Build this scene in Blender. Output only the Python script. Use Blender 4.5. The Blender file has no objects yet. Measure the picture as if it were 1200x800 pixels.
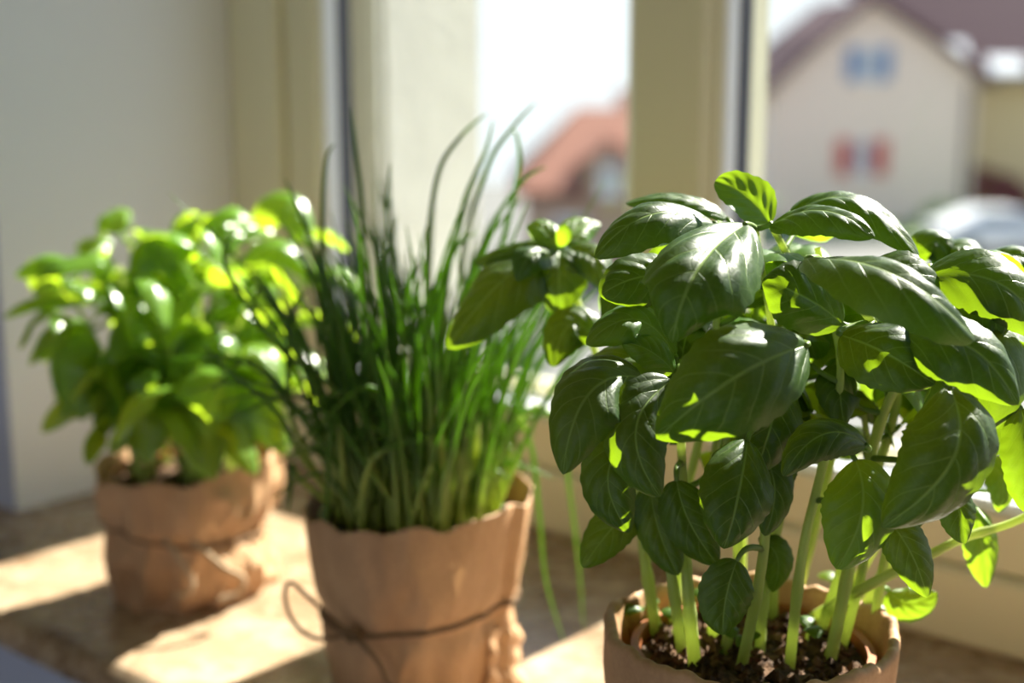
import bpy, math, random
from mathutils import Vector, Matrix, noise
from math import sin, cos, pi, radians as R, atan2

random.seed(7)
scene = bpy.context.scene
COL = scene.collection

# ------------------------------------------------------------------ camera
PITCH = R(11.6); CAM = Vector((0, 0, .38)); FPX = 50/36*1200
cd = bpy.data.cameras.new('camera'); cam = bpy.data.objects.new('camera', cd); COL.objects.link(cam)
cam.location = CAM; cam.rotation_euler = (pi/2-PITCH, 0, 0)
cd.lens = 50; cd.sensor_width = 36; cd.clip_start = .05; cd.clip_end = 500
cd.dof.use_dof = True; cd.dof.focus_distance = .572; cd.dof.aperture_fstop = 4.4; cd.dof.aperture_blades = 0
scene.camera = cam

# ------------------------------------------------------------------ light
WA = R(-40)                                   # the window wall runs at -40 degrees to the picture plane
UD = Vector((cos(WA), sin(WA), 0)); ND = Vector((-sin(WA), cos(WA), 0))   # along the wall, out of the window
SUN_EL = R(38.5); SUN_SIDE = .025
world = bpy.data.worlds.new('world'); scene.world = world; world.use_nodes = True
wn = world.node_tree.nodes; wl = world.node_tree.links
sunvec = (ND + UD*SUN_SIDE).normalized()*cos(SUN_EL) + Vector((0, 0, sin(SUN_EL)))   # towards the sun
wtc = wn.new('ShaderNodeTexCoord'); wsx = wn.new('ShaderNodeSeparateXYZ'); wl.new(wtc.outputs['Generated'], wsx.inputs[0])
wr_ = wn.new('ShaderNodeValToRGB'); cr = wr_.color_ramp           # hazy horizon, blue zenith, dull land below
wmr = wn.new('ShaderNodeMapRange'); wmr.inputs[1].default_value = -1; wmr.inputs[2].default_value = 1
wl.new(wsx.outputs[2], wmr.inputs[0]); wl.new(wmr.outputs[0], wr_.inputs[0])
cr.elements[0].position = .30; cr.elements[0].color = (.22, .22, .18, 1)
cr.elements[1].position = 1.0; cr.elements[1].color = (.24, .44, .80, 1)
for p_, c_ in ((.40, (.78, .84, .90, 1)), (.47, (.92, .96, 1, 1)), (.56, (.88, .94, 1, 1)), (.72, (.52, .70, .96, 1))):
    e_ = cr.elements.new(p_); e_.color = c_
bg = wn['Background']; bg.inputs[1].default_value = 1.3
wl.new(wr_.outputs[0], bg.inputs[0])
sd = bpy.data.lights.new('sun', 'SUN'); sd.energy = 27; sd.angle = R(.6); sd.color = (1, .93, .82)
so = bpy.data.objects.new('sun', sd); COL.objects.link(so)
so.rotation_euler = sunvec.to_track_quat('Z', 'Y').to_euler(); so.location = (3, 4, 4)
vs = scene.view_settings
vs.view_transform = 'Standard'; vs.look = 'None'; vs.gamma = 1; vs.use_curve_mapping = False; vs.exposure = 0

# ------------------------------------------------------------------ helpers
CP, SP = cos(PITCH), sin(PITCH)
def pix(px, py, Y):
    """point on the photograph's ray through (px, py), Y metres ahead of the camera"""
    d = Vector((px-600, FPX*CP + (400-py)*SP, -FPX*SP + (400-py)*CP))
    return CAM + d*(Y/d.y)
def pixz(px, py, z):
    d = Vector((px-600, FPX*CP + (400-py)*SP, -FPX*SP + (400-py)*CP))
    return CAM + d*((z-CAM.z)/d.z)

class MB:
    def __init__(s): s.v = []; s.f = []; s.uv = []; s.mi = []
    def add(s, verts, faces, uvs=None, mi=0):
        o = len(s.v); s.v += [tuple(p) for p in verts]; s.f += [tuple(o+i for i in f) for f in faces]
        s.uv += uvs if uvs else [(.5, .5)]*len(verts); s.mi += [mi]*len(faces)
        return s
    def box(s, a, b, mi=0, ch=0):
        (x0, y0, z0), (x1, y1, z1) = a, b
        x0, x1 = min(x0, x1), max(x0, x1); y0, y1 = min(y0, y1), max(y0, y1); z0, z1 = min(z0, z1), max(z0, z1)
        if ch <= 0:
            v = [(x, y, z) for z in (z0, z1) for y in (y0, y1) for x in (x0, x1)]
            return s.add(v, [(0, 2, 3, 1), (4, 5, 7, 6), (0, 1, 5, 4), (2, 6, 7, 3), (0, 4, 6, 2), (1, 3, 7, 5)], mi=mi)
        # chamfered box: 24 verts
        v = []; idx = {}
        for iz in (0, 1):
            for iy in (0, 1):
                for ix in (0, 1):
                    for ax in range(3):
                        p = [x1 if ix else x0, y1 if iy else y0, z1 if iz else z0]
                        sg = [-1 if ix else 1, -1 if iy else 1, -1 if iz else 1]
                        for k in range(3):
                            if k != ax: p[k] += sg[k]*ch
                        idx[(ix, iy, iz, ax)] = len(v); v.append(tuple(p))
        F = []
        g = lambda c, ax: idx[(c[0], c[1], c[2], ax)]
        for ax in range(3):
            o1, o2 = [k for k in range(3) if k != ax]
            for sd_ in (0, 1):
                q = []
                for (a_, b_) in ((0, 0), (1, 0), (1, 1), (0, 1)):
                    c = [0, 0, 0]; c[ax] = sd_; c[o1] = a_; c[o2] = b_; q.append(g(c, ax))
                F.append(tuple(q))
        for ax in range(3):
            o1, o2 = [k for k in range(3) if k != ax]
            for a_ in (0, 1):
                for b_ in (0, 1):
                    c0 = [0, 0, 0]; c0[o1] = a_; c0[o2] = b_; c1 = list(c0); c1[ax] = 1
                    F.append((g(c0, o1), g(c1, o1), g(c1, o2), g(c0, o2)))
        for iz in (0, 1):
            for iy in (0, 1):
                for ix in (0, 1): F.append(tuple(idx[(ix, iy, iz, k)] for k in range(3)))
        return s.add(v, F, mi=mi)
    def tube(s, pts, rad, n=8, cap=True, mi=0, uv=None):
        pts = [Vector(p) for p in pts]; m = len(pts)
        if not hasattr(rad, '__len__'): rad = [rad]*m
        vs_ = []; side = None
        for i, p in enumerate(pts):
            t = (pts[min(i+1, m-1)]-pts[max(i-1, 0)]).normalized()
            if side is None:
                side = t.cross(Vector((.31, .17, .93)))
                if side.length < .1: side = t.cross(Vector((1, 0, 0)))
            side = (side - t*side.dot(t)).normalized(); up = t.cross(side)
            for k in range(n):
                a = 2*pi*k/n; vs_.append(p + (side*cos(a)+up*sin(a))*rad[i])
        fs = [(i*n+k, i*n+(k+1) % n, (i+1)*n+(k+1) % n, (i+1)*n+k) for i in range(m-1) for k in range(n)]
        if cap: fs += [tuple(range(n-1, -1, -1)), tuple((m-1)*n+k for k in range(n))]
        return s.add(vs_, fs, uvs=[uv]*len(vs_) if uv else None, mi=mi)
    def grid(s, fn, nu, nv, closed=False, mi=0, uvfn=None):
        vs_ = []; uv = []
        cu = nu if closed else nu+1
        for j in range(nv+1):
            for i in range(cu):
                vs_.append(fn(i/nu, j/nv)); uv.append(uvfn(i/nu, j/nv) if uvfn else (i/nu, j/nv))
        fs = [(j*cu+i, j*cu+(i+1) % cu, (j+1)*cu+(i+1) % cu, (j+1)*cu+i) for j in range(nv) for i in range(nu)]
        return s.add(vs_, fs, uv, mi)
    def prism(s, poly, d0, d1, mi=0):
        """poly in (x, z), extruded along y"""
        n = len(poly); v = [(x, d0, z) for x, z in poly]+[(x, d1, z) for x, z in poly]
        return s.add(v, [tuple(range(n)), tuple(range(2*n-1, n-1, -1))]+[(i, i+n, (i+1) % n+n, (i+1) % n) for i in range(n)], mi=mi)
    def build(s, name, mat, parent=None, smooth=False):
        me = bpy.data.meshes.new(name); me.from_pydata(s.v, [], s.f)
        mats = mat if isinstance(mat, (list, tuple)) else [mat]
        for m in mats: me.materials.append(m)
        if len(mats) > 1: me.polygons.foreach_set('material_index', s.mi)
        ul = me.uv_layers.new(name='UVMap')
        li = [0]*len(me.loops); me.loops.foreach_get('vertex_index', li)
        ul.data.foreach_set('uv', [c for i in li for c in s.uv[i]])
        if smooth: me.polygons.foreach_set('use_smooth', [True]*len(me.polygons))
        me.update()
        o = bpy.data.objects.new(name, me); COL.objects.link(o)
        if parent: o.parent = parent
        return o

def tag(o, label=None, cat=None, group=None, kind=None):
    if label: o['label'] = label
    if cat: o['category'] = cat
    if group: o['group'] = group
    if kind: o['kind'] = kind
    return o
def empty(name, loc=(0, 0, 0), rz=0):
    o = bpy.data.objects.new(name, None); COL.objects.link(o); o.location = loc; o.rotation_euler = (0, 0, rz)
    o.empty_display_size = .05
    return o
def keep(o, base):
    """give world-space mesh data an origin at base"""
    o.data.transform(Matrix.Translation(-Vector(base))); return o

# ------------------------------------------------------------------ materials
class NT:
    def __init__(s, name):
        s.m = bpy.data.materials.new(name); s.m.use_nodes = True; s.t = s.m.node_tree
        s.p = s.t.nodes['Principled BSDF']; s.out = s.t.nodes['Material Output']
    def n(s, ty, **kw):
        nd = s.t.nodes.new('ShaderNode'+ty)
        for k, v in kw.items(): setattr(nd, k, v)
        return nd
    def l(s, a, b): s.t.links.new(a, b)
    def set(s, sock, v):
        if isinstance(v, bpy.types.NodeSocket): s.l(v, sock)
        else: sock.default_value = v
    def math(s, op, a, b=0., c=0.):
        nd = s.n('Math', operation=op)
        s.set(nd.inputs[0], a); s.set(nd.inputs[1], b); s.set(nd.inputs[2], c); return nd.outputs[0]
    def smooth(s, a, lo, hi, o0=0., o1=1.):
        nd = s.n('MapRange', interpolation_type='SMOOTHSTEP')
        for i, v in enumerate((a, lo, hi, o0, o1)): s.set(nd.inputs[i], v)
        return nd.outputs[0]
    def mix(s, f, a, b):
        nd = s.n('Mix', data_type='RGBA'); s.set(nd.inputs[0], f); s.set(nd.inputs[6], a if isinstance(a, bpy.types.NodeSocket) else (*a, 1)); s.set(nd.inputs[7], b if isinstance(b, bpy.types.NodeSocket) else (*b, 1)); return nd.outputs[2]
    def noise(s, scale, detail=3, rough=.5, co=None, dist=0):
        nd = s.n('TexNoise'); nd.inputs['Scale'].default_value = scale; nd.inputs['Detail'].default_value = detail; nd.inputs['Roughness'].default_value = rough; nd.inputs['Distortion'].default_value = dist
        if co is None: co = s.n('TexCoord').outputs['Object']
        s.l(co, nd.inputs['Vector']); return nd.outputs['Fac']
    def bump(s, h, strength=.3, dist=.001):
        nd = s.n('Bump'); nd.inputs['Strength'].default_value = strength; nd.inputs['Distance'].default_value = dist; s.l(h, nd.inputs['Height']); return nd.outputs[0]
    def base(s, col, rough=.5, spec=.5, metal=0):
        s.set(s.p.inputs['Base Color'], col if isinstance(col, bpy.types.NodeSocket) else (*col, 1))
        s.set(s.p.inputs['Roughness'], rough); s.p.inputs['Specular IOR Level'].default_value = spec; s.p.inputs['Metallic'].default_value = metal; return s

def plain(name, a, b=None, rough=.6, scale=20, spec=.4, bump=0, bs=60, bd=.001, metal=0):
    t = NT(name)
    b = b or tuple(c*.88 for c in a)
    t.base(t.mix(t.noise(scale, 4), a, b), rough, spec, metal)
    if bump: t.l(t.bump(t.noise(bs, 5), bump, bd), t.p.inputs['Normal'])
    return t.m

def leaf_material(name, dark, mid, trans, nv=5., tw=.38, rough=.36, spec=.36):
    t = NT(name)
    uv = t.n('UVMap').outputs[0]; sx = t.n('SeparateXYZ'); t.l(uv, sx.inputs[0])
    a = t.math('ABSOLUTE', t.math('MULTIPLY_ADD', sx.outputs[0], 2., -1.)); s_ = sx.outputs[1]
    midrib = t.smooth(a, .012, .05, 1., 0.)
    q = t.math('MULTIPLY', t.math('SUBTRACT', s_, t.math('MULTIPLY', t.math('POWER', a, 1.15), .38)), nv)
    d = t.math('ABSOLUTE', t.math('SUBTRACT', t.math('FRACT', q), .5))
    side = t.math('MULTIPLY', t.smooth(d, .015, .06, 1., 0.), t.smooth(a, .55, .95, 1., 0.))
    fine = t.n('TexVoronoi', feature='DISTANCE_TO_EDGE'); fine.inputs['Scale'].default_value = 190
    t.l(t.n('TexCoord').outputs['Object'], fine.inputs['Vector'])
    fv = t.smooth(fine.outputs['Distance'], 0., .12, .22, 0.)
    vein = t.math('MAXIMUM', t.math('MAXIMUM', t.math('MULTIPLY', midrib, .9), t.math('MULTIPLY', side, .5)), t.math('MULTIPLY', fv, .5))
    oi = t.n('ObjectInfo')
    body = t.mix(t.math('MULTIPLY_ADD', t.noise(40, 3), .5, t.math('MULTIPLY', oi.outputs['Random'], .5)), dark, mid)
    col = t.mix(t.math('MULTIPLY', vein, .55), body, (.32, .46, .12))
    t.base(col, t.math('MULTIPLY_ADD', t.noise(90, 3), .14, rough-.07), spec)
    h = t.math('ADD', t.math('MULTIPLY', vein, -1.), t.math('MULTIPLY', t.noise(260, 2), .35))
    nb = t.bump(h, .55, .0006); t.l(nb, t.p.inputs['Normal'])
    tr = t.n('BsdfTranslucent'); t.l(t.mix(t.math('MULTIPLY', vein, .5), trans, tuple(c*.55 for c in trans)), tr.inputs[0])
    mx = t.n('MixShader'); mx.inputs[0].default_value = tw
    t.l(t.p.outputs[0], mx.inputs[1]); t.l(tr.outputs[0], mx.inputs[2]); t.l(mx.outputs[0], t.out.inputs[0])
    return t.m
def thin_material(name, col, col2, trans, tw=.4, rough=.4, scale=30):
    t = NT(name); oi = t.n('ObjectInfo')
    t.base(t.mix(t.math('MULTIPLY_ADD', t.noise(scale, 2), .5, t.math('MULTIPLY', oi.outputs['Random'], .5)), col, col2), rough, .45)
    tr = t.n('BsdfTranslucent'); tr.inputs[0].default_value = (*trans, 1)
    mx = t.n('MixShader'); mx.inputs[0].default_value = tw
    t.l(t.p.outputs[0], mx.inputs[1]); t.l(tr.outputs[0], mx.inputs[2]); t.l(mx.outputs[0], t.out.inputs[0])
    return t.m
def blade_material():
    t = NT('chive_green'); oi = t.n('ObjectInfo')
    sx = t.n('SeparateXYZ'); t.l(t.n('UVMap').outputs[0], sx.inputs[0])
    grn = t.mix(oi.outputs['Random'], (.030, .075, .010), (.10, .20, .020))
    col = t.mix(t.smooth(sx.outputs[1], .04, .5), (.52, .58, .16), grn)  # pale base colour also paints in light scattered low in the tuft
    t.base(col, .34, .5)
    tr = t.n('BsdfTranslucent'); t.l(t.mix(t.smooth(sx.outputs[1], .02, .4), (.78, .85, .20), (.34, .58, .03)), tr.inputs[0])
    mx = t.n('MixShader'); mx.inputs[0].default_value = .42
    t.l(t.p.outputs[0], mx.inputs[1]); t.l(tr.outputs[0], mx.inputs[2]); t.l(mx.outputs[0], t.out.inputs[0])
    return t.m
def paper_material():
    t = NT('kraft_paper'); co = t.n('TexCoord').outputs['Object']
    mp = t.n('Mapping'); mp.inputs['Scale'].default_value = (1, 1, .35); t.l(co, mp.inputs[0])
    n1 = t.noise(26, 5, .6, mp.outputs[0]); n2 = t.noise(420, 2, .5, co)
    f = t.math('ADD', t.math('MULTIPLY', n1, .75), t.math('MULTIPLY', n2, .25))
    t.base(t.mix(t.smooth(f, .3, .7), (.40, .225, .115), (.60, .365, .20)), .62, .3)
    t.l(t.bump(t.math('ADD', n1, t.math('MULTIPLY', n2, .3)), .35, .0015), t.p.inputs['Normal'])
    tr = t.n('BsdfTranslucent'); tr.inputs[0].default_value = (.6, .33, .14, 1)
    mx = t.n('MixShader'); mx.inputs[0].default_value = .12
    t.l(t.p.outputs[0], mx.inputs[1]); t.l(tr.outputs[0], mx.inputs[2]); t.l(mx.outputs[0], t.out.inputs[0])
    return t.m
def stone_material():
    t = NT('sill_stone'); co = t.n('TexCoord').outputs['Object']
    n1 = t.noise(7, 6, .6, co, 1.2); n2 = t.noise(30, 5, .65, co, .5); n3 = t.noise(120, 3, .5, co)
    c = t.mix(t.smooth(n1, .35, .65), (.22, .135, .075), (.40, .28, .18))
    c = t.mix(t.smooth(n2, .45, .72), c, (.50, .39, .27))
    c = t.mix(t.math('MULTIPLY', t.smooth(n3, .5, .75), .4), c, (.16, .10, .07))
    t.base(c, t.math('MULTIPLY_ADD', n2, .15, .2), .5)
    return t.m
def glass_material():
    t = NT('pane_glass')
    t.t.nodes.remove(t.p)
    tb = t.n('BsdfTransparent'); tb.inputs[0].default_value = (.96, .98, .97, 1)
    gl = t.n('BsdfGlossy'); gl.inputs['Roughness'].default_value = .02
    lw = t.n('LayerWeight'); lw.inputs[0].default_value = .5
    fc = t.math('MULTIPLY_ADD', t.math('POWER', lw.outputs['Facing'], 5.), .9, .03)
    mx = t.n('MixShader'); t.l(fc, mx.inputs[0]); t.l(tb.outputs[0], mx.inputs[1]); t.l(gl.outputs[0], mx.inputs[2]); t.l(mx.outputs[0], t.out.inputs[0])
    return t.m
def soil_material():
    t = NT('potting_soil')
    t.base(t.mix(t.smooth(t.noise(160, 4), .35, .7), (.05, .028, .016), (.21, .115, .062)), .9, .2)
    t.l(t.bump(t.noise(300, 4), .8, .002), t.p.inputs['Normal']); return t.m
def twine_material(name, a, b):
    t = NT(name); w = t.n('TexWave'); w.inputs['Scale'].default_value = 350; w.inputs['Distortion'].default_value = 3
    t.l(t.n('TexCoord').outputs['Object'], w.inputs['Vector'])
    t.base(t.mix(w.outputs['Fac'], a, b), .85, .2); t.l(t.bump(w.outputs['Fac'], .6, .001), t.p.inputs['Normal']); return t.m
def roof_material(name, a, b):
    t = NT(name); co = t.n('TexCoord').outputs['Object']
    w = t.n('TexWave', wave_type='BANDS', bands_direction='X'); w.inputs['Scale'].default_value = 1.3; t.l(co, w.inputs[0])
    t.base(t.mix(t.math('MULTIPLY_ADD', w.outputs['Fac'], .4, t.math('MULTIPLY', t.noise(1.5, 4), .6)), a, b), .85, .1); return t.m
def siding_material():
    t = NT('house_siding'); co = t.n('TexCoord').outputs['Object']
    w = t.n('TexWave', wave_type='BANDS', bands_direction='Z', wave_profile='SAW'); w.inputs['Scale'].default_value = 1.0; t.l(co, w.inputs[0])
    t.base(t.mix(w.outputs['Fac'], (.72, .59, .50), (.84, .69, .58)), .8, .2); t.l(t.bump(w.outputs['Fac'], .5, .02), t.p.inputs['Normal']); return t.m

M = dict(
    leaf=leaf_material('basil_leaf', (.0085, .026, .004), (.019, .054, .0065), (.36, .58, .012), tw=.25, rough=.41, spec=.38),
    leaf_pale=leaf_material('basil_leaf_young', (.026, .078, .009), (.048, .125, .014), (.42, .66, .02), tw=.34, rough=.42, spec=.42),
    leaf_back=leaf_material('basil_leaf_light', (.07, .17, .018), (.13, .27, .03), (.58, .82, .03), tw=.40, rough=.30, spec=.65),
    stem=thin_material('basil_stem', (.40, .48, .15), (.52, .58, .24), (.70, .80, .24), .48),
    blade=blade_material(), paper=paper_material(), stone=stone_material(), glass=glass_material(), soil=soil_material(),
    terracotta=plain('pot_plastic', (.42, .14, .05), (.36, .12, .045), .5, 30),
    twine=twine_material('brown_twine', (.16, .095, .05), (.27, .17, .095)),
    twine_pale=twine_material('pale_twine', (.42, .30, .19), (.6, .46, .31)),
    paint=plain('white_wall_paint', (.77, .79, .84), (.74, .76, .81), .85, 6, .2, .15, 120, .0006),
    room=plain('room_paint', (.74, .66, .48), (.70, .62, .45), .9, 3, .2),
    stucco=plain('outer_stucco', (.78, .76, .68), (.66, .64, .57), .95, 30, .1, .6, 90, .002),
    frame=plain('window_frame_plastic', (.66, .63, .46), (.64, .61, .44), .38, 5, .45),
    bead=plain('sky_lit_bead_plastic', (.80, .82, .86), (.78, .80, .84), .35, 5, .5),  # bluish white paints sky light onto the sash sides
    gasket=plain('grey_gasket', (.06, .065, .09), None, .6, 20),
    metal=plain('outer_sill_metal', (.22, .22, .23), None, .4, 8, .5),
    wood=plain('grey_blue_carpet', (.30, .32, .38), (.26, .28, .34), .95, 40),
    lilac=plain('grey_lilac_paint', (.48, .51, .66), (.45, .48, .62), .9, 5, .2),
    siding=siding_material(),
    yellow=plain('yellow_render', (.68, .52, .30), (.62, .47, .27), .9, 2),
    purple=roof_material('purple_roof', (.070, .036, .045), (.105, .055, .065)),
    orange=roof_material('orange_roof', (.24, .105, .075), (.31, .15, .105)),
    pinkwall=plain('pink_render', (.46, .31, .24), (.41, .28, .21), .9, 2),
    darkred=roof_material('dark_red_roof', (.10, .022, .025), (.15, .035, .035)),
    blue=plain('blue_shutter', (.16, .26, .45), None, .6, 3), red=plain('red_shutter', (.55, .10, .08), None, .6, 3),
    white=plain('white_paint', (.8, .8, .8), None, .5, 3), darkglass=plain('house_window_glass', (.30, .33, .38), None, .15, 3, .6),
    fascia=plain('dark_fascia', (.08, .045, .045), None, .6, 3),
    asphalt=plain('street_asphalt', (.12, .118, .112), (.075, .075, .072), .9, .35), grass=plain('lawn_grass', (.10, .17, .05), (.15, .20, .07), .95, .8),
    carpaint=plain('white_car_paint', (.82, .82, .84), None, .12, 3, .6), rubber=plain('tyre_rubber', (.02, .02, .02), None, .8, 5),
    bush=thin_material('bush_leaf', (.025, .06, .02), (.05, .10, .03), (.15, .3, .04), .3, .5, 2),
    bark=plain('bark', (.12, .08, .05), None, .9, 20),
)

# ------------------------------------------------------------------ the room and the window (local axes: x along the wall, y out of the window)
def struct(name, mb, mat, parent=None):
    o = mb.build(name, mat, parent)
    if parent is None: o.rotation_euler = (0, 0, WA); o['kind'] = 'structure'
    return o
UL, UR, HEAD, ZF, ZC = -1.055, 1.02, 1.42, -.86, 1.75
RN, FN, XN = .607, .85, 1.07                  # room face of the wall, room face of the window frame, street face
RU0, RU1, RB = -2.6, 3.0, -3.9
b = MB(); b.box((RU0-.2, RN, ZF-.1), (UL, XN-.03, ZC)); b.box((UR, RN, ZF-.1), (RU1+.2, XN-.03, ZC))
b.box((UL, RN, HEAD), (UR, XN-.03, ZC)); b.box((UL, RN, ZF-.1), (UR, XN-.03, -.0285))
struct('wall_window', b, M['lilac'])
struct('trim_1', MB().box((UL-.001, RN+.0005, 0), (UL+.003, FN, HEAD)), M['paint'])
b = MB(); OL, OR, OH = -.94, .905, 1.31
b.box((UL, .93, -.04), (OL, XN, HEAD)); b.box((OR, .93, -.04), (UR, XN, HEAD)); b.box((OL, .93, OH), (OR, XN, HEAD)); b.box((OL, .93, -.04), (OR, XN, .045))
b.box((RU0-.2, XN-.03, -6.2), (UL, XN, 4)); b.box((UR, XN-.03, -6.2), (RU1+.2, XN, 4)); b.box((UL, XN-.03, -6.2), (UR, XN, -.04)); b.box((UL, XN-.03, HEAD), (UR, XN, 4))
struct('wall_outside', b, M['stucco'])
struct('floor', MB().box((RU0-.2, RB-.2, ZF-.12), (RU1+.2, RN, ZF)), M['wood'])
struct('ceiling', MB().box((RU0-.2, RB-.2, ZC), (RU1+.2, XN-.03, ZC+.15)), M['room'])
struct('wall_left', MB().box((RU0-.2, RB, ZF), (RU0, RN, ZC)), M['room'])
struct('wall_right', MB().box((RU1, RB, ZF), (RU1+.2, RN, ZC)), M['room'])
b = MB(); b.box((RU0-.2, RB-.2, ZF), (RU0+.5, RB, ZC)); b.box((RU1-.5, RB-.2, ZF), (RU1+.2, RB, ZC)); b.box((RU0+.5, RB-.2, 1.45), (RU1-.5, RB, ZC)); b.box((RU0+.5, RB-.2, ZF), (RU1-.5, RB, ZF+.75))  # unseen wall; its opening is added and sized for room fill light
struct('wall_back', b, M['room'])

w1 = empty('window_1', (0, 0, 0), WA); w1['kind'] = 'structure'
fr = M['frame']; GN = .898
def rails(u0, u1, z0, z1, wl_, wr_, wb_, wt_, n0, n1, ch=.003):
    return [((u0, n0, z0), (u0+wl_, n1, z1)), ((u1-wr_, n0, z0), (u1, n1, z1)), ((u0+wl_, n0, z0), (u1-wr_, n1, z0+wb_)), ((u0+wl_, n0, z1-wt_), (u1-wr_, n1, z1))]
b = MB()
for a_, c_ in rails(UL, UR, 0, HEAD, .07, .07, .052, .07, FN, .93): b.box(a_, c_, 0, .004)
b.box((-.643, .902, .05), (-.535, .93, HEAD-.06), 0, .003); b.box((-.605, FN, .05), (-.538, .905, HEAD-.06), 0, .005)
b.build('frame', fr, w1)
for (u0, u1) in ((-.986, -.604), (-.539, .951)):
    L_ = .042 if u0 < -.9 else .004; R_ = .004 if u0 < -.9 else .042
    b = MB()
    for a_, c_ in rails(u0, u1, .05, HEAD-.068, L_, R_, .044, .044, FN+.008, .90): b.box(a_, c_, 0, .004)
    bead = b.build('sash', fr, w1)
    b = MB()
    for a_, c_ in rails(u0+L_-.001, u1-R_+.001, .093, HEAD-.111, .006, .006, .006, .006, GN-.016, GN-.002): b.box(a_, c_)
    b.build('gasket', M['gasket'], bead)
    b = MB()
    for a_, c_ in rails(u0+L_-.001, u1-R_+.001, .093, HEAD-.111, .0045, .0045, .0045, .0045, FN+.016, GN-.016): b.box(a_, c_, 0, .001)
    b.build('sky_lit_bead', M['bead'], bead)  # bead strip added to give the sash side its sky-lit look
    b = MB(); b.box((u0+L_-.003, GN-.002, .09), (u1-R_+.003, GN+.002, HEAD-.108)); b.build('pane', M['glass'], w1)
b = MB()
for a_, c_ in rails(UL+.09, UR-.09, .045, HEAD-.06, .025, .025, .055, .05, .931, .945): b.box(a_, c_, 0, .003)
b.build('outer_frame', fr, w1)
b = MB(); b.prism([(-.94, 0)]*0 or [(OL, .046), (OR, .046), (OR, .052), (OL, .052)], .945, 1.11); b.build('outer_sill', M['metal'], w1)
# stone sill with a rounded front edge
def sill():
    prof = [(.905, 0), (.488, 0)]
    for k in range(1, 9): a = k/8*pi; prof.append((.488-.014*sin(a), -.014+.014*cos(a)))
    prof += [(.905, -.028)]
    mb = MB(); n = len(prof); us = (-1.22, 1.2)
    # slab between the reveals, and its nosing in front of the wall
    def ext(pr, u0, u1):
        m = len(pr); mb.add([(u0, y, z) for y, z in pr]+[(u1, y, z) for y, z in pr], [tuple(range(m)), tuple(range(2*m-1, m-1, -1))]+[(i, (i+1) % m, (i+1) % m+m, i+m) for i in range(m)])
    ext(prof, UL+.001, UR-.001)
    nose = [(.606, 0)]+prof[1:-1]+[(.606, -.028)]
    ext(nose, -1.30, UL+.001); ext(nose, UR-.001, 1.3)
    return mb.build('window_sill', M['stone'], w1)
sill()

# ------------------------------------------------------------------ leaf builder
def fhash(*a): return noise.noise(Vector([x*1.7+.3 for x in a]))
def leaf_mesh(B, Mi, T, w, nh, cup=.5, cupr=None, nu=12, nv=26, seed=0, puck=.035, wave=.03, petiole=None, nveins=5, asym=0., shape=(.47, .55), fold=.12):
    """ovate leaf whose midrib runs B > Mi > T, upper face towards nh"""
    B, Mi, T, nh = Vector(B), Vector(Mi), Vector(T), Vector(nh).normalized()
    K = Mi*2 - (B+T)*.5
    pa, pb = shape; s0 = pa/(pa+pb); fm = s0**pa*(1-s0)**pb
    cupr = cup if cupr is None else cupr
    def frame(s):
        p = B*(1-s)**2 + K*2*s*(1-s) + T*s*s
        t = (K-B)*2*(1-s) + (T-K)*2*s
        t = t.normalized() if t.length > 1e-7 else (T-B).normalized()
        sd_ = t.cross(nh)
        if sd_.length < .15: sd_ = t.cross(nh+Vector((.2, -.3, .3)))
        sd_.normalize(); return p, t, sd_, sd_.cross(t)
    def fn(i, j):
        tt = 2*i-1; s = j
        # denser at tip and base
        s = .5-.5*cos(pi*s)*.55 - .5*(1-2*s)*.45 if 0 < s < 1 else s
        p, t, sd_, n = frame(s)
        f = (max(s, 0)**pa*max(1-s, 0)**pb)/fm if 0 < s < 1 else 0
        f *= 1 - .08*max(0, (s-.86)/.14)
        f *= 1+.05*sin(s*47+seed)*abs(tt)*.5
        hw = w*.5*f*(1+asym*tt)
        c = cup if tt < 0 else cupr
        c = c*(.75+.5*s)
        if abs(c) < 1e-3: x, dz = hw*tt, 0
        else: x, dz = hw*sin(c*tt)/c, hw*(1-cos(c*tt))/c
        a = abs(tt)
        q = nveins*(s-.38*a**1.15)
        bul = (.5+.5*cos(2*pi*q))**.7*min(1, a*3.2)*(1-a**3)
        lift = puck*w*bul*f - fold*hw*math.exp(-(a/.16)**2)*.35
        lift += wave*w*sin(s*11+seed*2.1+(2 if tt > 0 else 0))*a*a*f
        lift += .05*w*f*noise.noise(Vector((tt*1.3+seed*3.1, s*2.2+seed, seed*.7)))
        return p + sd_*x + n*(lift-dz)
    mb = MB()
    rem = lambda s: .5-.5*cos(pi*s)*.55-.5*(1-2*s)*.45 if 0 < s < 1 else s
    mb.grid(fn, nu, nv, uvfn=lambda i, j: (i, rem(j)))
    if petiole is not None:
        P = Vector(petiole); p1 = B + (B-K).normalized()*min(.012, (B-P).length*.5)
        pts = []
        for k in range(7):
            s = k/6; pts.append(P*(1-s)**2 + p1*2*s*(1-s) + (B+(K-B)*.03)*s*s)
        mb.tube(pts, [.0016-.0005*k/6 for k in range(7)], 6, uv=(.5, .3))
    return mb

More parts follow.
